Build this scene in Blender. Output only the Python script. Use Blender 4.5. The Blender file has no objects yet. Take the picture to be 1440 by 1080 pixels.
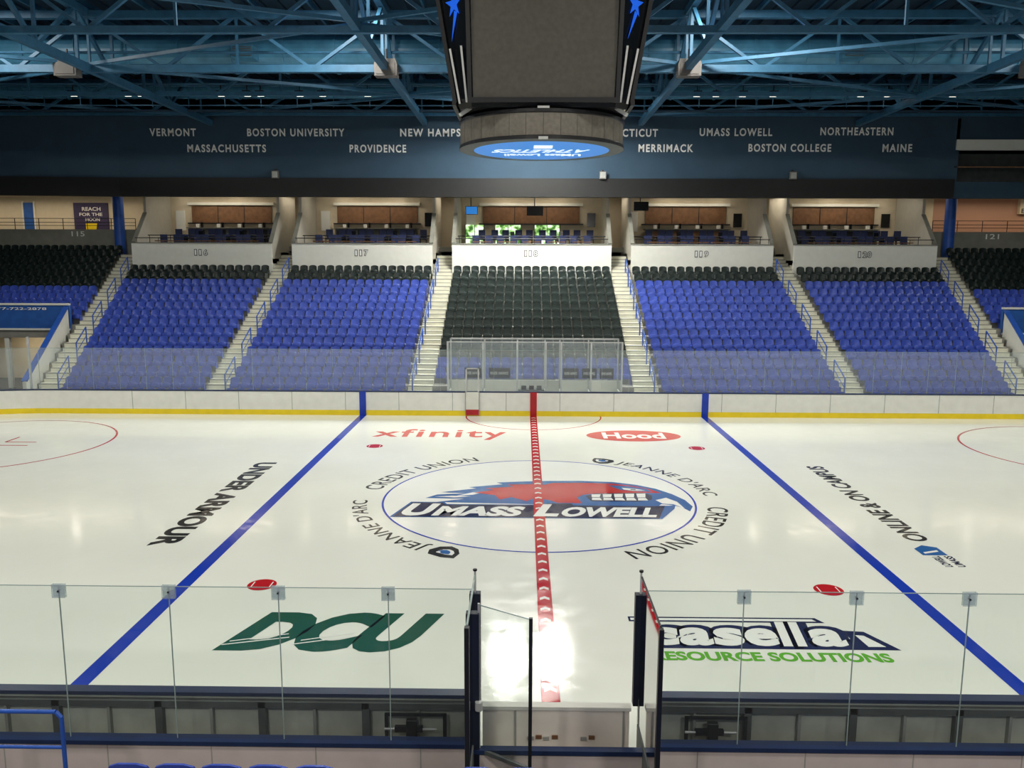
import bpy, math, random
from mathutils import Vector, Matrix
random.seed(4)
sc = bpy.context.scene
sc.view_settings.view_transform = 'Standard'
sc.view_settings.exposure = 0.0
CY = 23.33            # camera stands 23.33 m from centre ice
def D(z): return z - CY

# ---------------------------------------------------------------- materials
def mat(name, col, rough=0.6, metal=0.0, var=0.12, scale=3.0, emit=None, estr=0.0, spec=0.5, ior=1.45):
    m = bpy.data.materials.new(name); m.use_nodes = True
    nt = m.node_tree; b = nt.nodes['Principled BSDF']
    b.inputs['Roughness'].default_value = rough
    b.inputs['Metallic'].default_value = metal
    b.inputs['IOR'].default_value = ior
    b.inputs['Specular IOR Level'].default_value = spec
    if var > 0:
        tc = nt.nodes.new('ShaderNodeTexCoord')
        nz = nt.nodes.new('ShaderNodeTexNoise'); nz.inputs['Scale'].default_value = scale
        nz.inputs['Detail'].default_value = 4
        cr = nt.nodes.new('ShaderNodeValToRGB')
        cr.color_ramp.elements[0].position = 0.3; cr.color_ramp.elements[1].position = 0.7
        cr.color_ramp.elements[0].color = (col[0]*(1-var), col[1]*(1-var), col[2]*(1-var), 1)
        cr.color_ramp.elements[1].color = (min(1, col[0]*(1+var)), min(1, col[1]*(1+var)), min(1, col[2]*(1+var)), 1)
        nt.links.new(tc.outputs['Object'], nz.inputs['Vector'])
        nt.links.new(nz.outputs['Fac'], cr.inputs['Fac'])
        nt.links.new(cr.outputs['Color'], b.inputs['Base Color'])
    else:
        b.inputs['Base Color'].default_value = (*col, 1)
    if emit:
        b.inputs['Emission Color'].default_value = (*emit, 1)
        b.inputs['Emission Strength'].default_value = estr
    return m

def glass_mat(name, haze=0.05, refl=1.0, tint=(0.93, 0.97, 0.95), hazecol=(0.7, 0.78, 0.85)):
    m = bpy.data.materials.new(name); m.use_nodes = True
    nt = m.node_tree; nt.nodes.clear()
    out = nt.nodes.new('ShaderNodeOutputMaterial')
    tr = nt.nodes.new('ShaderNodeBsdfTransparent'); tr.inputs['Color'].default_value = (*tint, 1)
    gl = nt.nodes.new('ShaderNodeBsdfGlossy'); gl.inputs['Roughness'].default_value = 0.03
    df = nt.nodes.new('ShaderNodeBsdfDiffuse'); df.inputs['Color'].default_value = (*hazecol, 1)
    fr = nt.nodes.new('ShaderNodeFresnel'); fr.inputs['IOR'].default_value = 1.4
    mu = nt.nodes.new('ShaderNodeMath'); mu.operation = 'MULTIPLY'; mu.inputs[1].default_value = refl
    nz = nt.nodes.new('ShaderNodeTexNoise'); nz.inputs['Scale'].default_value = 0.6
    mh = nt.nodes.new('ShaderNodeMath'); mh.operation = 'MULTIPLY'; mh.inputs[1].default_value = haze*2
    m1 = nt.nodes.new('ShaderNodeMixShader'); m2 = nt.nodes.new('ShaderNodeMixShader')
    L = nt.links.new
    L(nz.outputs['Fac'], mh.inputs[0]); L(mh.outputs[0], m1.inputs['Fac'])
    L(tr.outputs[0], m1.inputs[1]); L(df.outputs[0], m1.inputs[2])
    L(fr.outputs[0], mu.inputs[0]); L(mu.outputs[0], m2.inputs['Fac'])
    L(m1.outputs[0], m2.inputs[1]); L(gl.outputs[0], m2.inputs[2])
    L(m2.outputs[0], out.inputs['Surface'])
    return m

def ice_mat(name, col, rough=0.11, var=0.03):
    m = mat(name, col, rough, 0, var, 0.35, ior=1.33)
    nt = m.node_tree; b = nt.nodes['Principled BSDF']
    tc = nt.nodes.new('ShaderNodeTexCoord')
    nz = nt.nodes.new('ShaderNodeTexNoise'); nz.inputs['Scale'].default_value = 2.2; nz.inputs['Detail'].default_value = 7
    mr = nt.nodes.new('ShaderNodeMapRange'); mr.inputs['From Min'].default_value = .3; mr.inputs['From Max'].default_value = .7
    mr.inputs['To Min'].default_value = rough*0.45; mr.inputs['To Max'].default_value = rough*1.7
    nt.links.new(tc.outputs['Object'], nz.inputs['Vector'])
    nt.links.new(nz.outputs['Fac'], mr.inputs['Value']); nt.links.new(mr.outputs[0], b.inputs['Roughness'])
    bp = nt.nodes.new('ShaderNodeBump'); bp.inputs['Strength'].default_value = 0.16; bp.inputs['Distance'].default_value = 0.01
    n2 = nt.nodes.new('ShaderNodeTexNoise'); n2.inputs['Scale'].default_value = 5; n2.inputs['Detail'].default_value = 4
    nt.links.new(tc.outputs['Object'], n2.inputs['Vector'])
    nt.links.new(n2.outputs['Fac'], bp.inputs['Height']); nt.links.new(bp.outputs[0], b.inputs['Normal'])
    return m

M = {}
M['ice'] = ice_mat('ice', (0.79, 0.81, 0.74))
M['i_white'] = ice_mat('ice_paint_white', (0.83, 0.85, 0.81))
M['i_red'] = ice_mat('ice_paint_red', (0.46, 0.012, 0.02))
M['i_lred'] = ice_mat('ice_paint_light_red', (0.60, 0.09, 0.075))
M['i_blue'] = ice_mat('ice_paint_blue', (0.012, 0.045, 0.42))
M['i_hawk'] = ice_mat('ice_paint_hawk_blue', (0.025, 0.12, 0.36))
M['i_navy'] = ice_mat('ice_paint_navy', (0.015, 0.022, 0.07))
M['i_black'] = ice_mat('ice_paint_black', (0.025, 0.027, 0.03))
M['i_dgreen'] = ice_mat('ice_paint_dark_green', (0.012, 0.085, 0.055))
M['i_lime'] = ice_mat('ice_paint_lime', (0.12, 0.42, 0.03))
M['board'] = mat('board_white', (0.82, 0.82, 0.78), 0.35, var=0.04)
M['yellow'] = mat('kickplate_yellow', (0.88, 0.66, 0.02), 0.4, var=0.05)
M['bcap'] = mat('cap_navy', (0.015, 0.03, 0.09), 0.4)
M['bblue'] = mat('board_blue', (0.012, 0.05, 0.45), 0.4)
M['bred'] = mat('board_red', (0.45, 0.012, 0.02), 0.4)
M['seam'] = mat('seam_grey', (0.33, 0.34, 0.32), 0.6)
M['glass'] = glass_mat('rink_glass_clear', 0.025, 1.6)  # a little diffuse haze stands in for faint reflections
M['gfar'] = glass_mat('rink_glass_scuffed', 0.15, 1.3)  # diffuse haze mixed in imitates pale reflections on the far panes
M['gedge'] = mat('glass_edge', (0.28, 0.36, 0.34), 0.3)
M['clip'] = glass_mat('clip_clear', 0.3, 1.0)
M['alu'] = mat('aluminium', (0.60, 0.61, 0.60), 0.4, 0.4)
M['black'] = mat('black_metal', (0.012, 0.013, 0.016), 0.4)
M['pad'] = mat('pad_navy', (0.010, 0.014, 0.03), 0.5)
M['conc'] = mat('concrete_cream', (0.66, 0.65, 0.54), 0.85, var=0.10, scale=1.5)
M['concd'] = mat('concrete_tread', (0.24, 0.235, 0.21), 0.85, var=0.15, scale=1.5)
M['concg'] = mat('concrete_grey', (0.22, 0.22, 0.19), 0.85, var=0.1, scale=2)
M['seatb'] = mat('seat_blue', (0.042, 0.080, 0.43), 0.33, var=0.10, scale=1.0)
M['seatk'] = mat('seat_black', (0.009, 0.018, 0.016), 0.36, var=0.2, scale=1.0)
M['rail'] = mat('rail_blue', (0.02, 0.085, 0.40), 0.4)
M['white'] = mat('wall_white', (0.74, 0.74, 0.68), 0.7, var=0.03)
M['cream'] = mat('wall_cream', (0.66, 0.58, 0.44), 0.7, var=0.04)
M['brown'] = mat('wood_panel', (0.19, 0.095, 0.045), 0.5, var=0.2, scale=4)
M['navyw'] = mat('wall_navy', (0.028, 0.062, 0.102), 0.75, var=0.08, scale=1)
M['strip'] = mat('ribbon_black', (0.008, 0.008, 0.009), 0.6)
M['letter'] = mat('letter_white', (0.85, 0.86, 0.84), 0.6, var=0)
M['steel'] = mat('truss_blue', (0.030, 0.115, 0.21), 0.5, var=0.15)
M['duct'] = mat('duct_blue', (0.055, 0.20, 0.33), 0.35, 0.0, var=0.2, scale=2)
M['deck'] = mat('roof_deck', (0.014, 0.042, 0.078), 0.8)
M['led'] = mat('led_screen_off', (0.085, 0.080, 0.066), 0.5, var=0.12, scale=8)
M['ledr'] = mat('led_ring_mesh', (0.20, 0.18, 0.15), 0.55, var=0.15, scale=10)
M['gloss'] = mat('gloss_black', (0.007, 0.008, 0.010), 0.15)
M['bluee'] = mat('screen_blue', (0.01, 0.1, 0.3), 0.3, var=0, emit=(0.015, 0.17, 0.52), estr=1.0)
M['whitee'] = mat('screen_white', (0.6, 0.6, 0.6), 0.3, var=0, emit=(0.75, 0.85, 0.95), estr=1.0)
M['star'] = mat('star_blue', (0.01, 0.08, 0.5), 0.3, var=0, emit=(0.01, 0.10, 0.65), estr=0.7)
M['lamp'] = mat('lamp_lens', (1, 1, 1), 0.3, var=0, emit=(1, 0.98, 0.9), estr=170)
M['lampw'] = mat('small_lamp', (1, 1, 1), 0.3, var=0, emit=(1, 0.93, 0.8), estr=5)
M['lampc'] = mat('downlight_lens', (1, 1, 1), 0.3, var=0, emit=(1, 0.93, 0.8), estr=30)
M['beige'] = mat('panel_mauve_grey', (0.60, 0.52, 0.50), 0.6, var=0.06)
M['gatew'] = mat('gate_offwhite', (0.84, 0.79, 0.71), 0.5, var=0.05)
M['backp'] = mat('board_back', (0.52, 0.55, 0.48), 0.5, var=0.2, scale=2)
M['frame'] = mat('board_frame_dark', (0.09, 0.10, 0.10), 0.5, var=0.2)
M['orange'] = mat('chair_orange', (0.55, 0.17, 0.04), 0.5)
M['grey'] = mat('speaker_grey', (0.13, 0.12, 0.115), 0.7)
M['banner'] = mat('banner_blue', (0.02, 0.10, 0.38), 0.6)
M['poster'] = mat('poster_navy', (0.04, 0.03, 0.09), 0.6)
M['floor'] = mat('floor_rubber', (0.06, 0.06, 0.06), 0.8)
M['chair'] = mat('suite_chair_navy', (0.015, 0.025, 0.09), 0.5)
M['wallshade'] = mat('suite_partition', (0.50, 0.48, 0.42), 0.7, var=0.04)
m = bpy.data.materials.new('brick'); m.use_nodes = True
nt = m.node_tree; br = nt.nodes.new('ShaderNodeTexBrick'); br.inputs['Scale'].default_value = 3
br.inputs['Color1'].default_value = (0.45, 0.25, 0.17, 1); br.inputs['Color2'].default_value = (0.36, 0.20, 0.14, 1); br.inputs['Mortar'].default_value = (0.5, 0.42, 0.35, 1)
nt.links.new(br.outputs['Color'], nt.nodes['Principled BSDF'].inputs['Base Color']); M['brick'] = m
m = bpy.data.materials.new('window_daylight_foliage'); m.use_nodes = True
nt = m.node_tree; tc = nt.nodes.new('ShaderNodeTexCoord'); nz = nt.nodes.new('ShaderNodeTexNoise'); nz.inputs['Scale'].default_value = 3.0; nz.inputs['Detail'].default_value = 8
cr = nt.nodes.new('ShaderNodeValToRGB'); e = cr.color_ramp.elements
e[0].position = 0.38; e[0].color = (0.03, 0.10, 0.02, 1); e[1].position = 0.60; e[1].color = (0.9, 1.0, 0.85, 1)
x = e.new(0.48); x.color = (0.25, 0.5, 0.12, 1)
nt.links.new(tc.outputs['Object'], nz.inputs['Vector']); nt.links.new(nz.outputs['Fac'], cr.inputs['Fac'])
b = nt.nodes['Principled BSDF']; nt.links.new(cr.outputs['Color'], b.inputs['Emission Color']); b.inputs['Emission Strength'].default_value = 1.5
b.inputs['Base Color'].default_value = (0.05, 0.08, 0.05, 1); M['foliage'] = m

# ---------------------------------------------------------------- mesh builder
class MB:
    def __init__(s): s.v = []; s.f = []; s.m = []; s.mats = []
    def mi(s, k):
        if k not in s.mats: s.mats.append(k)
        return s.mats.index(k)
    def add(s, vs, fs, k):
        o = len(s.v); s.v += [tuple(p) for p in vs]; i = s.mi(k)
        for f in fs: s.f.append(tuple(o+a for a in f)); s.m.append(i)
    def box(s, x0, x1, y0, y1, z0, z1, k):
        vs = [(x0,y0,z0),(x1,y0,z0),(x1,y1,z0),(x0,y1,z0),(x0,y0,z1),(x1,y0,z1),(x1,y1,z1),(x0,y1,z1)]
        s.add(vs, [(0,3,2,1),(4,5,6,7),(0,1,5,4),(1,2,6,5),(2,3,7,6),(3,0,4,7)], k)
    def beam(s, p, q, w, h, k):
        p = Vector(p); q = Vector(q); d = (q-p).normalized()
        up = Vector((0,0,1)) if abs(d.z) < 0.95 else Vector((0,1,0))
        r = d.cross(up).normalized(); u = r.cross(d)
        vs = []
        for c in (p, q):
            for a, b2 in ((-1,-1),(1,-1),(1,1),(-1,1)): vs.append(c + r*a*w/2 + u*b2*h/2)
        s.add(vs, [(0,1,2,3),(7,6,5,4),(0,4,5,1),(1,5,6,2),(2,6,7,3),(3,7,4,0)], k)
    def tube(s, p, q, r, k, n=8):
        p = Vector(p); q = Vector(q); d = (q-p).normalized()
        up = Vector((0,0,1)) if abs(d.z) < 0.95 else Vector((0,1,0))
        a = d.cross(up).normalized(); b = a.cross(d)
        vs = []
        for c in (p, q):
            for i in range(n):
                t = 2*math.pi*i/n; vs.append(c + a*math.cos(t)*r + b*math.sin(t)*r)
        fs = [(i, (i+1) % n, n+(i+1) % n, n+i) for i in range(n)] + [tuple(range(n))[::-1], tuple(range(n, 2*n))]
        s.add(vs, fs, k)
    def path(s, pts, r, k, n=8):
        for a, b in zip(pts[:-1], pts[1:]): s.tube(a, b, r, k, n)
    def poly(s, pts, k): s.add(pts, [tuple(range(len(pts)))], k)
    def strip(s, a, b, k):
        n = len(a); s.add(list(a)+list(b), [(i, i+1, n+i+1, n+i) for i in range(n-1)], k)
    def arc(s, cx, cy, r0, r1, a0, a1, z, k, n=96):
        A = [math.radians(a0+(a1-a0)*i/n) for i in range(n+1)]
        s.strip([(cx+r1*math.cos(t), cy+r1*math.sin(t), z) for t in A], [(cx+r0*math.cos(t), cy+r0*math.sin(t), z) for t in A], k)
    def disc(s, cx, cy, rx, ry, z, k, n=48, flip=False):
        p = [(cx+rx*math.cos(2*math.pi*i/n), cy+ry*math.sin(2*math.pi*i/n), z) for i in range(n)]
        s.poly(p[::-1] if flip else p, k)
    def extr(s, pts, vec, k):
        n = len(pts); a = [Vector(p) for p in pts]; b = [p+Vector(vec) for p in a]
        s.add(a+b, [tuple(range(n)), tuple(range(n, 2*n))[::-1]] + [(i, n+i, n+(i+1) % n, (i+1) % n) for i in range(n)], k)
    def obj(s, name, parent=None, smooth=False, bevel=0):
        me = bpy.data.meshes.new(name); me.from_pydata(s.v, [], s.f)
        for k in s.mats: me.materials.append(M[k])
        me.polygons.foreach_set('material_index', s.m)
        if smooth: me.polygons.foreach_set('use_smooth', [True]*len(s.f))
        me.update()
        o = bpy.data.objects.new(name, me); sc.collection.objects.link(o)
        if parent: o.parent = parent
        if bevel:
            bv = o.modifiers.new('bevel', 'BEVEL'); bv.width = bevel; bv.segments = 2; bv.limit_method = 'ANGLE'
        return o
def empty(name, loc=(0,0,0)):
    e = bpy.data.objects.new(name, None); e.location = loc; sc.collection.objects.link(e); return e

_tc = {}
def tgeo(txt, bold=0.0, sp=1.0):
    key = (txt, bold, sp)
    if key in _tc: return _tc[key]
    cu = bpy.data.curves.new('t', 'FONT'); cu.body = txt; cu.offset = bold; cu.space_character = sp
    cu.resolution_u = 4
    ob = bpy.data.objects.new('t', cu); sc.collection.objects.link(ob)
    bpy.context.view_layer.update()
    me = bpy.data.meshes.new_from_object(ob)
    vs = [(v.co.x, v.co.y) for v in me.vertices]; fs = [tuple(p.vertices) for p in me.polygons]
    bpy.data.objects.remove(ob); bpy.data.curves.remove(cu); bpy.data.meshes.remove(me)
    x0 = min(a for a, _ in vs); x1 = max(a for a, _ in vs); y0 = min(b for _, b in vs); y1 = max(b for _, b in vs)
    r = ([((a-x0)/(x1-x0), (b-y0)/(y1-y0)) for a, b in vs], fs); _tc[key] = r; return r
def text(mb, txt, o, right, up, w, h, k, bold=0.0, shear=0.0, sp=1.0):
    vs, fs = tgeo(txt, bold, sp); o = Vector(o); R = Vector(right); U = Vector(up)
    mb.add([o + R*(a*w + b*h*shear) + U*(b*h) for a, b in vs], fs, k)
def arctext(mb, txt, a0, a1, r0, r1, z, k, bold=0.0):
    vs, fs = tgeo(txt, bold, 1.1)
    out = []
    for a, b in vs:
        t = math.radians(a0+(a1-a0)*a); r = r0+(r1-r0)*b
        out.append((r*math.cos(t), r*math.sin(t), z))
    mb.add(out, fs, k)

# ---------------------------------------------------------------- rink outline
HX, HY, R = 30.48, 12.95, 8.53
def outline(off=0.0, a=None, n=16):
    hx, hy, r = HX+off, HY+off, R+off
    p = []
    if a is not None: p.append((a, -hy))
    for cx, cy, s in ((HX-R, -(HY-R), -90), (HX-R, HY-R, 0), (-(HX-R), HY-R, 90), (-(HX-R), -(HY-R), 180)):
        for i in range(n+1):
            t = math.radians(s+90*i/n); p.append((cx+r*math.cos(t), cy+r*math.sin(t)))
    if a is not None: p.append((-a, -hy))
    return p
mb = MB(); mb.poly([(x, y, 0) for x, y in outline(-.001)], 'ice'); ice = mb.obj('ice_surface')
mb = MB(); mb.box(-40, 40, -37, 37, -0.3, -0.02, 'floor'); mb.obj('floor')

# ---- markings
mb = MB(); z = 0.002
for s in (-1, 1):
    mb.poly([(s*7.77-.15, -12.93, z), (s*7.77+.15, -12.93, z), (s*7.77+.15, 12.93, z), (s*7.77-.15, 12.93, z)], 'i_blue')
mb.obj('blue_line_markings', ice)
mb = MB()
mb.poly([(-.15, -12.93, .012), (.15, -12.93, .012), (.15, 12.93, .012), (-.15, 12.93, .012)], 'i_red')
y = -12.6
while y < 12.5:
    for s in (-1, 1):
        p = [(s*.10, y), (0, y+.08), (0, y+.20), (s*.10, y+.12)]
        if s > 0: p = p[::-1]
        mb.poly([(a, b, .014) for a, b in p][::-1], 'i_white')
    y += .52
mb.obj('red_line_marking', ice)
mb = MB()
mb.disc(0, 0, 4.55, 4.55, .002, 'i_white', 96)
mb.arc(0, 0, 4.54, 4.60, 0, 360, .004, 'i_blue', 128)
for t_, a0, a1 in (("JEANNE D'ARC", 57, 4), ("CREDIT UNION", -9, -66), ("JEANNE D'ARC", 237, 184), ("CREDIT UNION", 171, 114)):
    arctext(mb, t_, a0, a1, 4.88, 5.46, .003, 'i_black', .008)
for a in (63, 243):
    t = math.radians(a); c = Vector((5.15*math.cos(t), 5.15*math.sin(t), .003)); rr = Vector((math.sin(t), -math.cos(t), 0)); uu = Vector((math.cos(t), math.sin(t), 0))
    sh = [(-.42,.28),(-.1,.36),(.3,.3),(.42,.05),(.3,-.25),(.05,-.4),(-.2,-.3),(-.38,-.05)]
    mb.poly([c+rr*a_+uu*b_ for a_, b_ in sh][::-1], 'i_black')
    mb.poly([c+rr*(a_*.55-.05)+uu*b_*.45+Vector((0,0,.002)) for a_, b_ in sh][::-1], 'i_white')
    mb.poly([c+rr*a_*.42+uu*(b_*.34+.02)+Vector((0,0,.004)) for a_, b_ in sh][::-1], 'i_hawk')
    mb.poly([c+rr*(a_*.14+.12)+uu*(b_*.14+.1)+Vector((0,0,.006)) for a_, b_ in sh][::-1], 'i_white')
mb.obj('center_circle_sponsor_ring', ice)
# hawk logo
mb = MB()
def P(pts, zz, k): mb.poly([(a, b, zz) for a, b in pts], k)
P([(-3.35,-.10),(-3.05,.28),(-2.2,.42),(-2.95,.52),(-1.9,.98),(-2.15,1.10),(-1.1,1.46),(-1.3,1.66),(-.4,1.82),(.4,1.90),(1.4,1.93),(2.4,1.82),(3.1,1.52),(3.65,1.08),(4.05,.5),(4.32,-.1),(4.42,-.75),(4.25,-1.22),(4.1,-.85),(3.85,-.62),(3.55,-.55),(3.3,-.95),(1.5,-.75),(-1,-.6),(-3.0,-.5),(-2.2,-.15)][::-1], .004, 'i_hawk')
P([(-2.45,.15),(-1.95,.28),(-1.6,.62),(-2.0,.52)][::-1], .0045, 'i_white')
P([(-3.1,.05),(-2.5,-.02),(-2.0,.1),(-2.6,.16)][::-1], .0045, 'i_white')
P([(-1.95,.50),(-1.35,.82),(-1.65,.98),(-.75,1.20),(-.95,1.42),(-.1,1.52),(.2,1.42),(.45,1.64),(1.4,1.70),(2.4,1.62),(3.0,1.36),(3.45,1.02),(3.75,.60),(3.05,.62),(2.5,.55),(1.75,.52),(1.35,.36),(1.15,0.05),(1.25,-.5),(.6,-.55),(.35,-.25),(-.1,.0),(-.35,-.35),(-.8,.05),(-1.15,-.2),(-1.3,.25)][::-1], .005, 'i_red')
P([(2.2,1.42),(2.8,1.36),(3.35,1.05),(3.5,.72),(3.0,.78),(2.55,.92)][::-1], .006, 'i_hawk')
P([(2.6,1.16),(3.05,1.02),(3.3,.86),(2.9,.84),(2.65,.95)][::-1], .007, 'i_white')
P([(2.85,1.0),(3.02,.98),(3.0,.9),(2.86,.9)][::-1], .008, 'i_navy')
P([(1.42,.22),(1.7,.50),(2.4,.56),(3.2,.62),(3.42,.35),(3.35,-.12),(2.9,-.32),(1.55,-.30)][::-1], .0065, 'i_navy')
for i in range(5):
    x0 = 1.55+i*.34
    P([(x0+.06, .40+.03*i), (x0+.34, .42+.03*i), (x0+.28, .12), (x0+.04, .10)][::-1], .0075, 'i_white')
    P([(x0+.02, -.2), (x0+.05, .05), (x0+.28, .06), (x0+.32, -.2)][::-1], .0075, 'i_white')
P([(3.45,-.15),(3.8,.1),(4.05,-.3),(4.15,-.95),(3.9,-.55),(3.6,-.5)][::-1], .007, 'i_white')
P([(-4.12,-1.93),(-3.72,-.50),(-2.75,-.50),(-2.65,-.70),(.10,-.70),(.2,-.50),(1.0,-.50),(1.05,-.70),(3.75,-.70),(3.95,-.62),(3.85,-1.0),(3.35,-1.93)][::-1], .0085, 'i_hawk')
P([(-4.04,-1.89),(-3.68,-.56),(-2.80,-.56),(-2.70,-.75),(.14,-.75),(.24,-.56),(.95,-.56),(1.0,-.75),(3.62,-.75),(3.28,-1.89)][::-1], .0092, 'i_navy')
for t_, x0, w_, h_ in (("U", -3.95, .82, 1.14), ("MASS", -3.0, 2.42, .90), ("L", -.18, .66, 1.14), ("OWELL", .52, 2.68, .90)):
    text(mb, t_, (x0, -1.80, .0132 if t_ in ('L',) else .0102), (1,0,0), (0,1,0), w_, h_, 'i_white', .05, .27)
mb.obj('hawk_logo', ice)
# red dots and circles
mb = MB()
for sx in (-1, 1):
    for sy in (-1, 1):
        c = (sx*6.1, sy*6.7)
        mb.disc(c[0], c[1], .31, .31, .003, 'i_red', 32)
        for q in (-1, 1):
            mb.poly([(c[0]+q*.20-.012, c[1]-.16, .005), (c[0]+q*.20+.012, c[1]-.16, .005), (c[0]+q*.20+.012, c[1]+.16, .005), (c[0]+q*.20-.012, c[1]+.16, .005)], 'i_white')
        c = (sx*21.03, sy*6.7)
        mb.disc(c[0], c[1], .42, .42, .003, 'i_red', 32)
        mb.arc(c[0], c[1], 4.50, 4.58, 0, 360, .003, 'i_red', 96)
        for u in (-1, 1):
            for w in (-1, 1):
                mb.box(c[0]+u*.6-(1.2 if u < 0 else 0), c[0]+u*.6+(1.2 if u > 0 else 0), c[1]+w*.28-.04, c[1]+w*.28+.04, .001, .003, 'i_red')
                mb.box(c[0]+u*.6-.04, c[0]+u*.6+.04, min(c[1]+w*.28, c[1]+w*1.18), max(c[1]+w*.28, c[1]+w*1.18), .001, .003, 'i_red')
    gx = sx*27.1
    mb.box(gx-.025, gx+.025, -11.5, 11.5, .001, .003, 'i_red')
mb.arc(0, 12.95, 3.02, 3.08, 180, 360, .003, 'i_red', 64)
mb.obj('faceoff_circle_markings', ice)
# advertisements
mb = MB(); text(mb, "xfinity", (-6.55, 7.9, .003), (1,0,0), (0,1,0), 5.4, 2.0, 'i_lred', .015, sp=1.12); mb.obj('ice_ad_lettering_red', ice)
mb = MB(); mb.disc(4.0, 8.85, 1.9, 1.05, .003, 'i_lred', 64)
text(mb, "Hood", (2.75, 8.3, .006), (1,0,0), (0,1,0), 2.5, 1.15, 'i_white', .03); mb.obj('ice_ad_oval', ice)
mb = MB(); text(mb, "DCU", (-6.05, -9.72, .003), (1,0,0), (0,1,0), 3.45, 1.66, 'i_dgreen', .065, .36, sp=.96)
for x0, yy0, L_ in ((-5.95, -9.50, 1.15), (-5.85, -9.36, 1.0), (-4.68, -9.46, 1.0), (-4.55, -9.30, .9)):
    mb.poly([(x0, yy0, .005), (x0+L_, yy0+.32, .005), (x0+L_, yy0+.355, .005), (x0, yy0+.035, .005)], 'i_white')
mb.obj('ice_ad_green_wordmark', ice)
mb = MB()
mb.poly([(1.62,-8.12,.0028),(5.30,-8.12,.0028),(5.42,-8.34,.0028),(1.62,-8.34,.0028)][::-1], 'i_navy')
mb.poly([(1.66,-8.18,.0040),(5.22,-8.18,.0040),(5.28,-8.28,.0040),(1.66,-8.28,.0040)][::-1], 'i_white')
mb.poly([(1.85,-9.30,.0028),(6.30,-9.30,.0028),(6.38,-9.44,.0028),(1.80,-9.44,.0028)][::-1], 'i_navy')
for ch, x0, w_, h_ in (('c', 1.80, .62, .74), ('a', 2.44, .62, .74), ('s', 3.08, .56, .74), ('e', 3.66, .62, .74), ('l', 4.32, .17, 1.02), ('l', 4.58, .17, 1.02), ('a', 4.88, .64, .74)):
    text(mb, ch, (x0-.09, -9.42, .0032), (1,0,0), (0,1,0), w_+.26, h_+.22, 'i_navy', .075, .12)
    text(mb, ch, (x0, -9.33, .0055), (1,0,0), (0,1,0), w_, h_, 'i_white', .045, .12)
mb.poly([(5.62,-8.66,.003),(6.02,-8.70,.003),(6.40,-9.44,.003),(5.70,-9.44,.003)][::-1], 'i_navy')
mb.poly([(5.80,-8.85,.0055),(5.95,-8.87,.0055),(6.18,-9.32,.0055),(5.86,-9.32,.0055)][::-1], 'i_white')
text(mb, "RESOURCE SOLUTIONS", (1.85, -9.90, .003), (1,0,0), (0,1,0), 4.25, .34, 'i_lime', .04)
mb.obj('ice_ad_block_wordmark', ice)
mb = MB(); text(mb, "UNDER ARMOUR", (-9.72, 4.05, .003), (0,-1,0), (1,0,0), 8.4, .72, 'i_black', .045); mb.obj('ice_ad_lettering_black', ice)
mb = MB(); text(mb, "ONLINE & ON CAMPUS", (9.85, -3.55, .003), (0,1,0), (-1,0,0), 7.6, .58, 'i_black', .03)
mb.poly([(9.15,-4.55,.003),(9.75,-4.55,.003),(9.75,-4.0,.003),(9.45,-3.85,.003),(9.15,-4.1,.003)], 'i_hawk')
mb.poly([(9.25,-4.45,.005),(9.65,-4.3,.005),(9.65,-4.2,.005),(9.25,-4.35,.005)], 'i_white')
for i, t_ in enumerate(("UMASS", "LOWELL")):
    text(mb, t_, (9.8-.30*i, -5.3, .003), (0,1,0), (-1,0,0), .7, .2, 'i_navy', .03)
mb.obj('ice_ad_campus_lettering', ice)

# ---------------------------------------------------------------- boards
boards = empty('rink_dasher_boards')
G = 1.12
def sweep(mb, o0, o1, z0, z1, k, a=G):
    A = outline(o0, a); B = outline(o1, a)
    mb.strip([(x, y, z1) for x, y in A], [(x, y, z0) for x, y in A], k)
    mb.strip([(x, y, z0) for x, y in B], [(x, y, z1) for x, y in B], k)
    mb.strip([(x, y, z1) for x, y in B], [(x, y, z1) for x, y in A], k)
    for e in (0, -1):
        mb.poly([(A[e][0], A[e][1], z0), (B[e][0], B[e][1], z0), (B[e][0], B[e][1], z1), (A[e][0], A[e][1], z1)], k)
mb = MB(); sweep(mb, 0, .10, .24, 1.07, 'board'); sweep(mb, .0, .10, 0.001, .24, 'yellow')
sweep(mb, -.01, .16, 1.07, 1.12, 'bcap')
for i in range(-8, 9):
    xx = i*2.44+1.2
    mb.box(xx-.012, xx+.012, HY-.005, HY+.02, .24, 1.07, 'seam')
for s in (-1, 1):
    mb.box(s*7.77-.15, s*7.77+.15, HY-.022, HY+.02, 0, 1.10, 'bblue')
mb.box(-.15, .15, HY-.022, HY+.02, 0, 1.10, 'bred')
mb.obj('board_panels', boards)
mb = MB(); yb = -HY-.10
mb.box(-22, -G, yb-.03, yb, .0, 1.06, 'backp'); mb.box(G, 22, yb-.03, yb, .0, 1.06, 'backp')
for s in (-1, 1):
    for zz in (.12, .98):
        a, b = sorted((s*G, s*22)); mb.box(a, b, yb-.12, yb-.03, zz-.045, zz+.045, 'frame')
    for i in range(15):
        xx = s*(G+.05+i*1.41)
        mb.box(xx-.05, xx+.05, yb-.12, yb-.03, 0, 1.02, 'frame')
        mb.box(xx+s*.70-.02, xx+s*.70+.02, yb-.10, yb-.03, 0, 1.02, 'seam')
mb.obj('rear_frame', boards)
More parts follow.
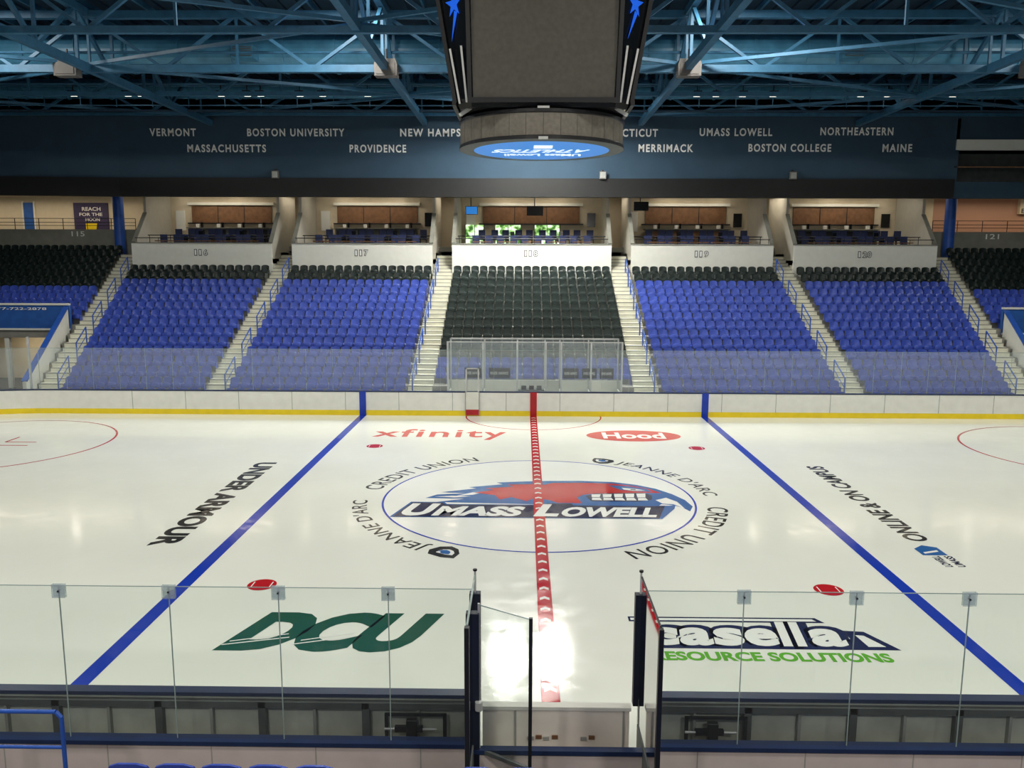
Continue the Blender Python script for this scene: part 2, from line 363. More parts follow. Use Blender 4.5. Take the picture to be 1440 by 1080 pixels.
for xc in (-1.9, 2.15):
    mb = MB(); y0 = yb-.14
    mb.box(xc-.42, xc+.42, y0, y0+.03, .85, .89, 'black'); mb.box(xc-.42, xc-.37, y0, y0+.03, .45, .89, 'black'); mb.box(xc+.37, xc+.42, y0, y0+.03, .45, .89, 'black')
    mb.box(xc-.28, xc+.10, y0-.04, y0+.02, .64, .72, 'black'); mb.box(xc-.12, xc+.02, y0-.06, y0+.02, .55, .82, 'black')
    mb.tube((xc-.42, y0-.02, .68), (xc+.28, y0-.02, .68), .02, 'alu')
    mb.obj('door_latch', boards, bevel=.005)
gate = empty('bench_gate')
mb = MB(); mb.box(-1.0, 1.0, -HY-.12, -HY-.03, .06, .90, 'gatew'); mb.box(-1.02, 1.02, -HY-.14, -HY-.01, .90, .95, 'white')
for xx in (-.55, .92): mb.box(xx-.012, xx+.012, -HY-.135, -HY-.12, .08, .9, 'seam')
for i, xx in enumerate((-.38, -.27, -.17, -.05, .34, .45)):
    mb.box(xx, xx+.08, -HY-.14, -HY-.12, .46+.02*(i % 2), .51+.02*(i % 2), 'brown' if i % 2 else 'seam')
mb.obj('gate_panel', gate)

# ---------------------------------------------------------------- rink glass (ends + far side)
gl = empty('rink_glass')
def resample(pts, step):
    out = [Vector(pts[0])]; acc = 0
    for a, b in zip(pts[:-1], pts[1:]):
        a = Vector(a); b = Vector(b); L = (b-a).length; pos = step-acc
        while pos <= L:
            out.append(a+(b-a)*pos/L); pos += step
        acc = (acc+L) % step
    return out
pts = resample(outline(.07, 12.0), 1.22)
mb = MB(); me_ = MB()
for a, b in zip(pts[:-1], pts[1:]):
    d = (b-a).normalized()*.008; a2 = a+d; b2 = b-d
    mb.poly([(a2.x, a2.y, 1.12), (b2.x, b2.y, 1.12), (b2.x, b2.y, 3.0), (a2.x, a2.y, 3.0)], 'gfar')
    me_.box(a.x-.005, a.x+.005, a.y-.01, a.y+.01, 1.12, 3.0, 'gedge')
    me_.beam((a.x, a.y, 3.005), (b.x, b.y, 3.005), .014, .014, 'gedge')
mb.obj('panes', gl); me_.obj('pane_edges', gl)
mb = MB()
for x_ in (-23.0, 23.0): mb.box(x_-.04, x_+.04, HY+.08, HY+.16, 1.1, 3.5, 'alu')
mb.obj('glass_posts', gl)

# ---------------------------------------------------------------- near glass wall behind benches
ng = empty('bench_glass_wall')
ZG = 9.82; yg = D(ZG); H0, H1 = .69, 2.80
mb = MB(); mg = MB(); mc = MB()
def run(x_list):
    for a, b in zip(x_list[:-1], x_list[1:]):
        mg.poly([(a+.006, yg, H0), (b-.006, yg, H0), (b-.006, yg, H1), (a+.006, yg, H1)], 'glass')
        mc.box(a+.006, b-.006, yg-.006, yg+.006, H1-.004, H1+.004, 'gedge')
    for a in x_list[1:-1]:
        mc.box(a-.006, a+.006, yg-.006, yg+.006, H0, H1, 'gedge')
left = [-1.10, -2.18, -3.59, -5.0, -6.42, -7.83, -9.24, -10.65, -12.06][::-1]
right = [1.13, 2.35, 3.77, 5.19, 6.60, 8.01, 9.42, 10.83, 12.24]
run(left); run(right)
mg.obj('panes', ng); mc.obj('pane_edges', ng)
mk = MB()
for a in left[1:-1]+right[1:-1]:
    mk.box(a-.085, a+.085, yg-.02, yg-.012, H1-.16, H1+.02, 'clip'); mk.box(a-.085, a+.085, yg+.012, yg+.02, H1-.16, H1+.02, 'clip')
    mk.tube((a, yg-.03, H1-.07), (a, yg+.03, H1-.07), .012, 'black')
mk.obj('glass_clips', ng)
for a, b in ((-12.1, -1.1), (1.13, 12.3)):
    mb.box(a, b, yg-.06, yg+.06, 0, H0-.03, 'beige'); mb.box(a, b, yg-.09, yg+.09, H0-.04, H0+.015, 'bcap')
    for i in range(8):
        xx = a+(b-a)*(i+.5)/8; mb.box(xx-.006, xx+.006, yg-.064, yg-.058, 0, H0-.05, 'seam')
mb.box(-1.1, 1.13, yg-.09, yg+.02, H0-.12, H0-.06, 'bcap')
mb.box(-1.1, 1.13, yg-.06, yg-.0, 0, H0-.12, 'beige')
mb.obj('low_wall', ng)
mb = MB()
for s, X in ((-1, -1.10), (1, 1.12)):
    mb.box(X-.075, X+.075, D(10.28), D(10.40), .95, 2.54, 'pad')
    if s < 0: mb.box(X-.085, X+.085, D(9.74), D(9.86), 0, 2.50, 'pad')
    mb.tube((X, D(10.34), 2.5), (X, D(10.34), 2.84), .016, 'alu')
    mb.tube((X, D(10.34), 2.84), (X, D(10.34), 2.87), .03, 'black')
    mb.box(X-.028, X+.028, D(8.70), D(8.78), 0, 2.80, 'black')
    mb.box(X-.012, X+.012, D(8.78), D(10.28), 2.785, 2.81, 'black' if s > 0 else 'gedge')
    mb.box(X-.012, X+.012, D(8.78), D(10.28), .0, .70, 'frame')
mb.tube((-1.02, D(9.72), 1.2), (-1.02, D(9.72), 1.32), .05, 'alu')
mb.obj('divider_posts', ng, bevel=.006)
mb = MB()
for X in (-1.10, 1.12):
    mb.poly([(X, D(8.75), .7), (X, D(10.3), .7), (X, D(10.3), 2.79), (X, D(8.75), 2.79)], 'glass')
mb.obj('divider_panes', ng)
door = empty('glass_door')
mb = MB(); a = Vector((-1.02, D(9.80), 0)); b = Vector((-.36, D(9.38), 0))
mb.poly([(a.x, a.y, .62), (b.x, b.y, .62), (b.x, b.y, 2.60), (a.x, a.y, 2.60)], 'glass'); mb.obj('door_pane', door)
mb = MB(); mb.beam((b.x, b.y, .1), (b.x, b.y, 2.62), .045, .045, 'black'); mb.beam((a.x, a.y, .1), (a.x, a.y, 2.62), .03, .03, 'alu')
mb.beam((a.x, a.y, 2.60), (b.x, b.y, 2.60), .012, .012, 'gedge'); mb.beam((a.x, a.y, .60), (b.x, b.y, .60), .04, .05, 'frame'); mb.obj('door_frame', door)
mb = MB()
for s in (-1, 1):
    a, b = sorted((s*1.3, s*9.5)); mb.box(a, b, D(9.98), D(10.14), .30, .35, 'brown')
    for i in range(6): mb.box(s*(1.6+i*1.5)-.04, s*(1.6+i*1.5)+.04, D(10.0), D(10.12), -.02, .30, 'black')
mb.obj('players_bench')

# ---------------------------------------------------------------- seats
def seat_template():
    vs = []; fs = []
    def shell(z0, z1, y0, y1, w, curve, th, rnd):
        nx, nz = 4, 4; o = len(vs)
        for side in (0, 1):
            for j in range(nz+1):
                v = j/nz
                for i in range(nx+1):
                    u = -1+2*i/nx
                    ww = w*(1-rnd*max(0, v-.7)/.3*.5)
                    zt = z0+(z1-z0)*v - (abs(u)**3)*.05*(1 if v > .9 else 0)
                    yy_ = y0+(y1-y0)*v - curve*(u*u) + curve*.5*math.sin(v*math.pi) + side*th
                    vs.append((u*ww/2, yy_, zt))
        n = (nx+1)*(nz+1)
        idx = lambda s, i, j: o+s*n+j*(nx+1)+i
        for j in range(nz):
            for i in range(nx):
                fs.append((idx(0,i,j), idx(0,i+1,j), idx(0,i+1,j+1), idx(0,i,j+1)))
                fs.append((idx(1,i,j), idx(1,i,j+1), idx(1,i+1,j+1), idx(1,i+1,j)))
        for i in range(nx):
            fs.append((idx(0,i,nz), idx(0,i+1,nz), idx(1,i+1,nz), idx(1,i,nz)))
            fs.append((idx(0,i,0), idx(1,i,0), idx(1,i+1,0), idx(0,i+1,0)))
        for j in range(nz):
            fs.append((idx(0,0,j), idx(0,0,j+1), idx(1,0,j+1), idx(1,0,j)))
            fs.append((idx(0,nx,j), idx(1,nx,j), idx(1,nx,j+1), idx(0,nx,j+1)))
    shell(.38, .80, -.05, .06, .465, .03, .03, .22)      # back rest
    shell(.30, .54, -.24, -.20, .43, -.03, .05, .3)       # folded-up pan
    def bx(x0,x1,y0,y1,z0,z1):
        o = len(vs); vs.extend([(x0,y0,z0),(x1,y0,z0),(x1,y1,z0),(x0,y1,z0),(x0,y0,z1),(x1,y0,z1),(x1,y1,z1),(x0,y1,z1)])
        fs.extend([tuple(o+q for q in f) for f in ((0,3,2,1),(4,5,6,7),(0,1,5,4),(1,2,6,5),(2,3,7,6),(3,0,4,7))])
    bx(.24, .26, -.22, .0, 0, .50)
    return vs, fs
SV, SF = seat_template()
DEP, RISE = .88, .405
def rowZ(i): return 37.3+DEP*i
def rowH(i): return .25+RISE*i
secs = [('118', -4.75,-4.75,4.75,4.75,2,14), ('117',-14.5,-14.65,-6.05,-6.05,0,14), ('119',6.05,6.05,14.5,14.65,0,14),
        ('116',-22.3,-24.5,-15.65,-15.95,0,14), ('120',15.65,15.95,22.3,24.5,0,14),
        ('115',-37.5,-37.5,-23.5,-25.7,8,17), ('121',23.5,25.7,37.5,37.5,8,17)]
for nm, a0, a1, b0, b1, i0, i1 in secs:
    mb = MB()
    for i in range(i0, i1+1):
        f = i/14; xa = a0+(a1-a0)*f; xb = b0+(b1-b0)*f
        n = int((xb-xa)/.51); c = (xa+xb)/2
        if nm == '118': k = 'seatb' if i < 4 else 'seatk'
        elif nm in ('115', '121'): k = 'seatk' if i >= 12 else 'seatb'
        else: k = 'seatk' if i >= 13 else 'seatb'
        for s in range(n):
            xx = c+(s-(n-1)/2)*(xb-xa)/n; dy = random.uniform(-.015, .015); hh = rowH(i); zz = D(rowZ(i))+dy
            mb.add([(v[0]+xx, v[1]+zz, v[2]+hh) for v in SV], SF, k)
    mb.obj('stadium_seat_rows')
def nearZ(i): return 8.1-.84*i
def nearH(i): return .70+.40*i
mb = MB()
for i in range(9):
    for xa, xb in ((-5.0, -2.2), (-1.2, 10.5), (-16, -6.4)):
        n = int((xb-xa)/.51)
        for s in range(n):
            xx = xa+.25+s*.51
            mb.add([(v[0]+xx, D(nearZ(i))-v[1], v[2]+nearH(i)+(.03 if i == 0 else 0)) for v in SV], [f[::-1] for f in SF], 'seatb')
mb.obj('stadium_seat_rows')
mb = MB()
for i in range(10):
    z1_ = nearZ(i)+.55; mb.box(-20, 20, D(z1_-.84), D(z1_), 0 if i == 0 else nearH(i)-.5, nearH(i), 'concd')
mb.box(-20, 20, D(-13), D(nearZ(9)-.29), 3.6, nearH(9), 'concd')
mb.obj('seating_tier_near')
mb = MB()
xr = -5.62
mb.path([(xr-1.2, D(8.35), 1.93), (xr-.06, D(8.35), 1.93), (xr, D(8.35), 1.86), (xr, D(8.35), .68)], .024, 'rail', 10)
mb.path([(xr-1.2, D(8.35), 1.5), (xr, D(8.35), 1.5)], .02, 'rail', 10)
mb.path([(xr-1.2, D(8.35), 1.93), (xr-1.2, D(8.35), .68)], .024, 'rail', 10)
mb.obj('handrail')

# ---------------------------------------------------------------- far stand structure
mb = MB()
for i in range(0, 15):
    xe = 23.6+i/14*2.2; z1_ = rowZ(i)+.10; z0_ = z1_-DEP
    if i < 2:
        for s in (-1, 1):
            a, b = sorted((s*4.8, s*xe)); mb.box(a, b, D(z0_), D(z1_), 0, rowH(i), 'concd')
    else:
        mb.box(-xe, xe, D(z0_), D(z1_), rowH(i)-.7 if i > 2 else 0, rowH(i), 'concd')
for i in range(8, 18):
    xe = 23.6+min(i, 14)/14*2.2; z1_ = rowZ(i)+.10
    for s in (-1, 1):
        a, b = sorted((s*xe, s*39.5)); mb.box(a, b, D(z1_-DEP), D(z1_), rowH(i)-.7, rowH(i), 'concd')
mb.obj('seating_tier_far')
rails = MB()
for s in (-1, 1):
    for c0, c1, top in ((5.4, 5.4, 17), (15.07, 15.3, 17), (22.9, 25.1, 17)):
        mb = MB()
        for i in range(0, top+1):
            cx = s*(c0+(c1-c0)*i/14); z1_ = rowZ(i)+.10; h = rowH(i)
            mb.box(cx-.58, cx+.58, D(z1_-DEP)-.01, D(z1_-DEP/2), h-.45, h+.012, 'conc')
            mb.box(cx-.58, cx+.58, D(z1_-DEP/2), D(z1_), h-.45, h+RISE/2, 'conc')
            mb.box(cx-.58, cx+.58, D(z1_-DEP)-.015, D(z1_-DEP)+.04, h-.03, h+.016, 'concg')
            mb.box(cx-.58, cx+.58, D(z1_-DEP/2)-.006, D(z1_-DEP/2)+.04, h+RISE/2-.03, h+RISE/2+.004, 'concg')
        mb.obj('aisle_stairs')
        for i in range(1, 14, 3):
            off = .50 if c0 != 5.4 else -.3
            x0 = s*(c0+(c1-c0)*i/14-off); x1 = s*(c0+(c1-c0)*(i+1.7)/14-off)
            pa = Vector((x0, D(rowZ(i)-.4), rowH(i))); pb = Vector((x1, D(rowZ(i+1.7)-.4), rowH(i+1.7)))
            up = Vector((0, 0, .95)); mid = Vector((0, 0, .5))
            rails.path([pa, pa+up, pb+up, pb], .035, 'rail', 6); rails.tube(pa+mid, pb+mid, .02, 'rail', 6)
rails.obj('aisle_handrails')
for s in (-1, 1):
    mb = MB()
    b0 = Vector((s*23.6, D(37.0), .0)); b1 = Vector((s*25.0, D(43.4), 0))
    pl = [b0, b1, b1+Vector((0,0,4.45)), b0+Vector((0,0,1.35))]
    mb.extr(pl, (s*.18, 0, 0), 'white')
    mb.beam(b0+Vector((s*.09,0,1.37)), b1+Vector((s*.09,0,4.47)), .26, .06, 'rail')
    mb.obj('tunnel_parapet')
    mb = MB(); a, b = sorted((s*25.0, s*39.5))
    mb.box(a, b, D(43.5), D(43.7), 3.2, 4.55, 'banner'); mb.box(a, b, D(43.45), D(43.7), 4.55, 4.65, 'white')
    mb.box(a, b, D(43.47), D(43.5), 3.2, 3.3, 'white')
    if s < 0: text(mb, "goriverhawks.com  877-722-2878", (-33.4, D(43.46), 4.25), (1,0,0), (0,0,1), 7.2, .18, 'letter', .01)
    mb.box(a, b, D(47.5), D(47.7), 0, 3.6, 'cream')
    mb.box(a, b, D(43.7), D(47.5), 3.1, 3.2, 'concg')
    mb.box(s*28.6-.12, s*28.6+.12, D(43.6), D(43.8), 0, 3.2, 'white')
    mb.obj('tunnel_wall_banner')
for cx, cyy in ((-26.2, 42.9), (-25.4, 43.2)):
    mb = MB(); y0 = D(cyy)
    mb.box(cx-.25, cx+.25, y0-.25, y0+.25, .44, .48, 'orange'); mb.box(cx-.25, cx+.25, y0+.21, y0+.25, .6, .95, 'orange')
    for a in (-.22, .22):
        mb.tube((cx+a, y0-.22, -.02), (cx+a, y0-.22, .46), .015, 'alu'); mb.tube((cx+a, y0+.23, -.02), (cx+a, y0+.23, .9), .015, 'alu')
    mb.obj('stacking_chair')
def area(name_, loc, en, sx, sy, col, parent=None, rot=None):
    l = bpy.data.lights.new(name_, 'AREA'); l.energy = en; l.shape = 'RECTANGLE'; l.size = sx; l.size_y = sy; l.color = col
    o = bpy.data.objects.new(name_, l); o.location = loc; sc.collection.objects.link(o)
    if rot: o.rotation_euler = rot
    if parent: o.parent = parent
    return o
for s in (-1, 1): area('tunnel_light', (s*29, D(45.6), 3.0), 60, 1.5, 1.5, (1, .85, .6))

# ---------------------------------------------------------------- suites / concourse
spans = [('116', -24.5, -15.9), ('117', -14.65, -6.05), ('118', -4.85, 4.85), ('119', 6.05, 14.65), ('120', 15.9, 24.5)]
mb = MB(); mb.box(-40, 40, D(53.8), D(60), 7.6, 7.9, 'concg'); mb.obj('concourse_floor')
for nm, a, b in spans:
    e = empty('suite_box')
    mb = MB()
    mb.box(a, b, D(50.0), D(50.15), 5.9, 8.0, 'white'); mb.box(a-.03, b+.03, D(49.95), D(50.2), 8.0, 8.06, 'concg')
    mb.box(a, b, D(50.15), D(53.7), 6.8, 7.1, 'concg'); mb.box(a, b, D(51.9), D(53.7), 7.1, 7.5, 'concg')
    for xx, s in ((a, 1), (b, -1)):
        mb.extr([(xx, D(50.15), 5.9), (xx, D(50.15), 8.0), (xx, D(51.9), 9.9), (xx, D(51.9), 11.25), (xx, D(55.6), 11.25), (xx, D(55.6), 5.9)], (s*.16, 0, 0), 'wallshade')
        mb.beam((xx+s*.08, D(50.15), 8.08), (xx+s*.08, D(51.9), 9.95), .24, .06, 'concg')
    mb.obj('front_and_side_walls', e)
    mb = MB(); cx = (a+b)/2
    for i, ch in enumerate(nm):
        x0 = cx-.42+i*.28
        text(mb, ch, (x0-.035, D(49.985), 7.26), (1,0,0), (0,0,1), .28 if ch != '1' else .18, .40, 'strip', .07)
        text(mb, ch, (x0, D(49.975), 7.30), (1,0,0), (0,0,1), .21 if ch != '1' else .11, .32, 'letter')
    mb.obj('section_number', e)
    mb = MB()
    mb.box(a+1.6, b-1.6, D(55.5), D(55.6), 9.5, 10.62, 'brown'); mb.box(a+1.4, b-1.4, D(55.3), D(55.6), 10.66, 10.84, 'white')
    mb.box(a+1.35, b-1.35, D(55.35), D(55.55), 9.42, 9.5, 'black')
    mb.box(a+.2, b-.2, D(55.6), D(55.8), 7.9, 11.25, 'cream')
    for q in (.33, .66): mb.box(a+1.6+(b-a-3.2)*q-.02, a+1.6+(b-a-3.2)*q+.02, D(55.48), D(55.5), 9.5, 10.62, 'black')
    if nm != '118':
        mb.box(a+1.6, b-1.6, D(54.8), D(55.5), 7.9, 9.1, 'frame'); mb.box(a+1.5, b-1.5, D(54.7), D(55.5), 9.1, 9.16, 'concg')
        for q in range(4):
            xx = a+2.2+q*(b-a-4.4)/3; mb.box(xx-.5, xx+.5, D(54.78), D(54.8), 8.1, 9.0, 'brown' if nm == '119' else 'black')
            mb.box(xx-.12, xx+.1, D(54.9), D(55.1), 9.16, 9.4, 'letter'); mb.box(xx+.2, xx+.3, D(54.9), D(55.1), 9.16, 9.5, 'gloss')
    mb.box(a+.5, a+1.1, D(55.5), D(55.6), 9.0, 10.3, 'letter'); mb.box(b-1.1, b-.55, D(55.5), D(55.6), 9.3, 10.2, 'gloss')
    mb.box(a+.2, b-.2, D(52.0), D(52.2), 10.95, 11.25, 'white')
    mb.box(a+2.0, b-2.0, D(53.9), D(54.1), 11.17, 11.25, 'lampw')
    mb.obj('back_wall_panels', e)
    mb = MB()
    for r_, (zz, fl) in enumerate(((51.0, 7.1), (52.6, 7.5))):
        n = 5
        for i in range(n):
            xx = a+1.0+(b-a-2.0)*(i+.5)/n+(.3 if r_ else 0)
            mb.box(xx-.55, xx+.55, D(zz)-.25, D(zz)+.2, fl+1.05, fl+1.10, 'brown' if r_ == 0 else 'chair')
            mb.tube((xx, D(zz), fl), (xx, D(zz), fl+1.05), .05, 'black')
            for q in (-.42, .42):
                mb.box(xx+q-.22, xx+q+.22, D(zz)+.4, D(zz)+.8, fl+.85, fl+.91, 'chair')
                mb.box(xx+q-.22, xx+q+.22, D(zz)+.76, D(zz)+.82, fl+.91, fl+1.5, 'chair')
                for u in (-.2, .2):
                    mb.tube((xx+q+u, D(zz)+.42, fl), (xx+q+u, D(zz)+.42, fl+.85), .018, 'black'); mb.tube((xx+q+u, D(zz)+.78, fl), (xx+q+u, D(zz)+.78, fl+.91), .018, 'black')
            if i in (1, 3): mb.box(xx-.1, xx+.15, D(zz)-.1, D(zz)-.05, fl+1.10, fl+1.35, 'gloss')
    mb.tube((a+.2, D(51.85), 8.55), (b-.2, D(51.85), 8.55), .03, 'black'); mb.tube((a+.2, D(50.1), 8.34), (b-.2, D(50.1), 8.34), .025, 'black')
    for q in range(7):
        xx = a+.3+(b-a-.6)*q/6; mb.tube((xx, D(51.85), 7.5), (xx, D(51.85), 8.55), .02, 'black'); mb.tube((xx, D(50.1), 8.06), (xx, D(50.1), 8.34), .015, 'black')
    mb.obj('loge_tables_and_chairs', e)
    area('suite_light', ((a+b)/2, D(54.4), 11.15), 28, 5, .4, (1, .84, .62), e)
for xx in (-25.1, -15.3, -5.45, 5.45, 15.3, 25.1):
    area('aisle_gap_fill', (xx, D(54.0), 11.15), 22, .8, 3, (1, .86, .66))  # added fill without fixtures, brightens the gaps between suites
mb = MB()
for a, b in ((-4.4, -3.2), (-2.4, -.7), (.25, 1.9)):
    mb.box(a, b, D(55.42), D(55.5), 8.15, 9.40, 'foliage')
    mb.box(a-.05, a, D(55.40), D(55.55), 8.1, 9.45, 'black'); mb.box(b, b+.05, D(55.40), D(55.55), 8.1, 9.45, 'black'); mb.box((a+b)/2-.02, (a+b)/2+.02, D(55.40), D(55.55), 8.1, 9.4, 'black')
mb.obj('window_1')
mb = MB(); mb.box(-.3, .75, D(53.2), D(53.3), 9.9, 10.5, 'gloss'); mb.tube((.2, D(53.3), 10.5), (.2, D(53.3), 11.3), .03, 'black')
mb.obj('wall_television')
mb = MB(); mb.box(-4.2, -3.5, D(53.2), D(53.3), 10.0, 10.45, 'bluee'); mb.box(-4.25, -3.45, D(53.3), D(53.35), 9.95, 10.5, 'gloss'); mb.tube((-3.9, D(53.35), 10.4), (-3.9, D(53.35), 11.3), .03, 'black'); mb.obj('wall_television')
mb = MB(); mb.box(6.3, 7.2, D(51.2), D(51.3), 10.1, 10.65, 'gloss'); mb.tube((6.7, D(51.3), 10.6), (6.7, D(51.3), 11.3), .03, 'black'); mb.obj('wall_television')
mb = MB(); mb.box(-40, 27.5, D(57), D(57.2), 7.9, 11.3, 'cream'); mb.box(27.5, 40, D(57), D(57.2), 7.9, 11.3, 'brick')
mb.box(33.2, 40, D(56.7), D(57), 10.3, 11.3, 'cream'); text(mb, "EAST END", (33.3, D(56.68), 10.35), (1,0,0), (0,0,1), 2.6, .3, 'black', .02, sp=1.3)
mb.obj('wall_concourse')
mb = MB(); mb.box(-40, 40, D(50.3), D(60), 11.3, 11.5, 'cream')
for i in range(22):
    xx = -37.8+i*3.6; mb.tube((xx, D(55.0), 11.24), (xx, D(55.0), 11.3), .16, 'lampw', 12)
for xx in (-31, -22.3, -13.2, 15.0, 23.0, 29.6):
    mb.tube((xx, D(53.0), 11.22), (xx, D(53.0), 11.3), .16, 'lampc', 16)
mb.obj('ceiling_concourse')
for xx in (-33, 33): area('concourse_light', (xx, D(55.2), 11.1), 130, 12, 1, (1, .84, .62))
for s in (-1, 1):
    a, b = sorted((s*25.75, s*40))
    mb = MB(); mb.box(a, b, D(53.2), D(53.5), 7.0, 8.95, 'concg')
    text(mb, '115' if s < 0 else '121', (s*29.5-.4, D(53.18), 8.5), (1,0,0), (0,0,1), .85, .32, 'letter', .01)
    mb.obj('parapet_wall')
    mb = MB()
    for zz in (9.2, 9.4, 9.65): mb.tube((a, D(53.35), zz), (b, D(53.35), zz), .02, 'black', 6)
    for i in range(10): mb.tube((a+(b-a)*i/9, D(53.35), 8.95), (a+(b-a)*i/9, D(53.35), 9.65), .025, 'black', 6)
    mb.obj('guard_railing')
    mb = MB(); mb.tube((s*26.6, D(52.9), 7.1), (s*26.6, D(52.9), 11.3), .33, 'rail', 20); mb.tube((s*26.6, D(52.9), 7.1), (s*26.6, D(52.9), 7.3), .42, 'concg', 20); mb.obj('support_column')
mb = MB(); mb.box(-31.7, -29.3, D(56.9), D(56.98), 8.6, 10.9, 'poster')
text(mb, "REACH", (-31.1, D(56.88), 10.35), (1,0,0), (0,0,1), 1.3, .26, 'letter', .02); text(mb, "FOR THE", (-31.3, D(56.88), 10.0), (1,0,0), (0,0,1), 1.6, .22, 'letter', .02); text(mb, "MOON", (-30.9, D(56.88), 9.65), (1,0,0), (0,0,1), 1.0, .22, 'letter', .02)
mb.poly([(-30.9, D(56.88), 8.9), (-30.2, D(56.88), 8.9), (-30.1, D(56.88), 9.5), (-30.9, D(56.88), 9.5)], 'yellow'); mb.obj('wall_poster')
mb = MB(); mb.box(-35.2, -34.5, D(56.9), D(56.99), 7.9, 10.9, 'banner'); mb.box(-35.3, -35.2, D(56.88), D(56.99), 7.9, 11, 'white'); mb.box(-34.5, -34.4, D(56.88), D(56.99), 7.9, 11, 'white'); mb.obj('door_1')

# ---------------------------------------------------------------- bulkhead wall with team names
mb = MB()
mb.box(-24.9, 25.1, D(50.0), D(50.3), 11.9, 15.5, 'navyw'); mb.box(-24.9, 25.1, D(49.8), D(50.3), 10.8, 11.9, 'strip')
mb.extr([(-24.9, D(50.0), 11.9), (-24.9, D(50.3), 11.9), (-40, D(49.0), 11.9), (-40, D(48.7), 11.9)], (0, 0, 3.6), 'navyw')
mb.extr([(-24.9, D(49.8), 10.8), (-24.9, D(50.3), 10.8), (-40, D(49.0), 10.8), (-40, D(48.5), 10.8)], (0, 0, 1.1), 'strip')
mb.box(25.1, 40, D(50.0), D(50.3), 14.2, 15.5, 'navyw'); mb.box(25.1, 40, D(49.9), D(50.2), 13.6, 14.2, 'white'); mb.box(25.1, 40, D(49.9), D(50.3), 10.8, 11.75, 'navyw')
mb.box(25.1, 40, D(52.5), D(52.6), 11.7, 13.7, 'frame'); mb.box(25.1, 40, D(50.3), D(52.5), 11.5, 11.6, 'concg'); mb.box(25.1, 25.3, D(50), D(52.6), 11.5, 15.4, 'navyw')
mb.box(25.1, 40, D(50.0), D(50.05), 12.6, 12.66, 'brown')
mb.box(-40, 40, D(50.3), D(58), 15.5, 15.7, 'deck')
mb.obj('wall_back')
mb = MB()
def name(t_, cx, zz, w):
    text(mb, t_, (cx-w/2, D(49.97), zz-.22), (1,0,0), (0,0,1), w, .46, 'letter', .03, sp=1.25)
name("VERMONT", -21.55, 14.55, 2.8); name("BOSTON UNIVERSITY", -14.15, 14.55, 5.85); name("NEW HAMPSHIRE", -5.4, 14.55, 5.0)
name("CONNECTICUT", 5.35, 14.55, 4.2); name("UMASS LOWELL", 12.07, 14.6, 4.3); name("NORTHEASTERN", 19.2, 14.65, 4.3)
name("MASSACHUSETTS", -18.35, 13.62, 4.75); name("PROVIDENCE", -9.25, 13.62, 3.4); name("MERRIMACK", 7.95, 13.67, 3.25); name("BOSTON COLLEGE", 15.3, 13.7, 4.9); name("MAINE", 21.65, 13.7, 1.75)
mb.obj('team_name_lettering')
for xx in (-15.4, 4.2, 15.5):
    mb = MB(); mb.box(xx-.2, xx+.2, D(49.6), D(49.8), 11.85, 12.3, 'grey'); mb.box(xx-.16, xx+.16, D(49.585), D(49.6), 11.9, 12.25, 'seam'); mb.box(xx-.05, xx+.05, D(49.7), D(49.99), 12.3, 12.4, 'black'); mb.obj('wall_speaker', bevel=.01)
mb = MB(); mb.box(-40, 40, D(60), D(60.3), 0, 18.4, 'navyw'); mb.obj('wall_far_outer')
mb = MB(); mb.box(-40.3, -40, -37, D(60), 0, 18.4, 'navyw'); mb.obj('wall_left')
mb = MB(); mb.box(40, 40.3, -37, D(60), 0, 18.4, 'navyw'); mb.obj('wall_right')
mb = MB(); mb.box(-40, 40, -37.3, -37, 0, 18.4, 'navyw'); mb.obj('wall_near')

# ---------------------------------------------------------------- roof
mb = MB(); mb.box(-40, 40, -37, D(60), 18.4, 18.6, 'deck')
for i in range(100):
    xx = -39.6+i*.8; mb.box(xx, xx+.18, -37, D(60), 18.3, 18.4, 'deck')
mb.obj('ceiling')
trs = empty('roof_trusses')
B, T = 15.1, 17.4
mb = MB()
for X in (-32, -19.2, -6.4, 6.4, 19.2, 32):
    for z_ in (B, T): mb.beam((X, -36, z_), (X, D(49.9), z_), .28, .32, 'steel')
    y = -36; i = 0
    while y < D(46.5):
        mb.beam((X, y, B if i % 2 else T), (X, y+3, T if i % 2 else B), .15, .15, 'steel'); mb.beam((X, y, B), (X, y, T), .12, .12, 'steel'); y += 3; i += 1
mb.obj('main_trusses', trs)
mb = MB()
for Z_, b_, t_, w_ in ((24, 15.6, 17.6, .2), (30, 15.0, 17.3, .24), (36.3, 15.1, 17.3, .30), (42.5, 15.3, 17.5, .2), (48.5, 15.35, 17.2, .16)):
    y = D(Z_)
    mb.beam((-40, y, b_), (40, y, b_), w_, w_, 'steel'); mb.beam((-40, y, t_), (40, y, t_), w_, w_, 'steel')
    x = -38.4; st = 3.2; i = 0
    while x < 38:
        mb.beam((x, y, b_ if i % 2 else t_), (x+st, y, t_ if i % 2 else b_), .13, .13, 'steel')
        if i % 2 == 0: mb.beam((x, y, b_), (x, y, t_), .10, .10, 'steel')
        x += st; i += 1
Zs = [24, 30, 36.3, 42.5, 48.5]
for j in range(4):
    for n_, X in enumerate((-32, -19.2, -6.4, 6.4, 19.2)):
        if (n_+j) % 2: mb.beam((X, D(Zs[j]), 15.2), (X+12.8, D(Zs[j+1]), 15.3), .13, .13, 'steel')
        else: mb.beam((X+12.8, D(Zs[j]), 15.2), (X, D(Zs[j+1]), 15.3), .13, .13, 'steel')
for i in range(33): mb.beam((-38.4+i*2.4, D(20), 17.75), (-38.4+i*2.4, D(50), 17.75), .1, .22, 'steel')
mb.obj('cross_trusses', trs)
duct = empty('ventilation_duct')
mb = MB()
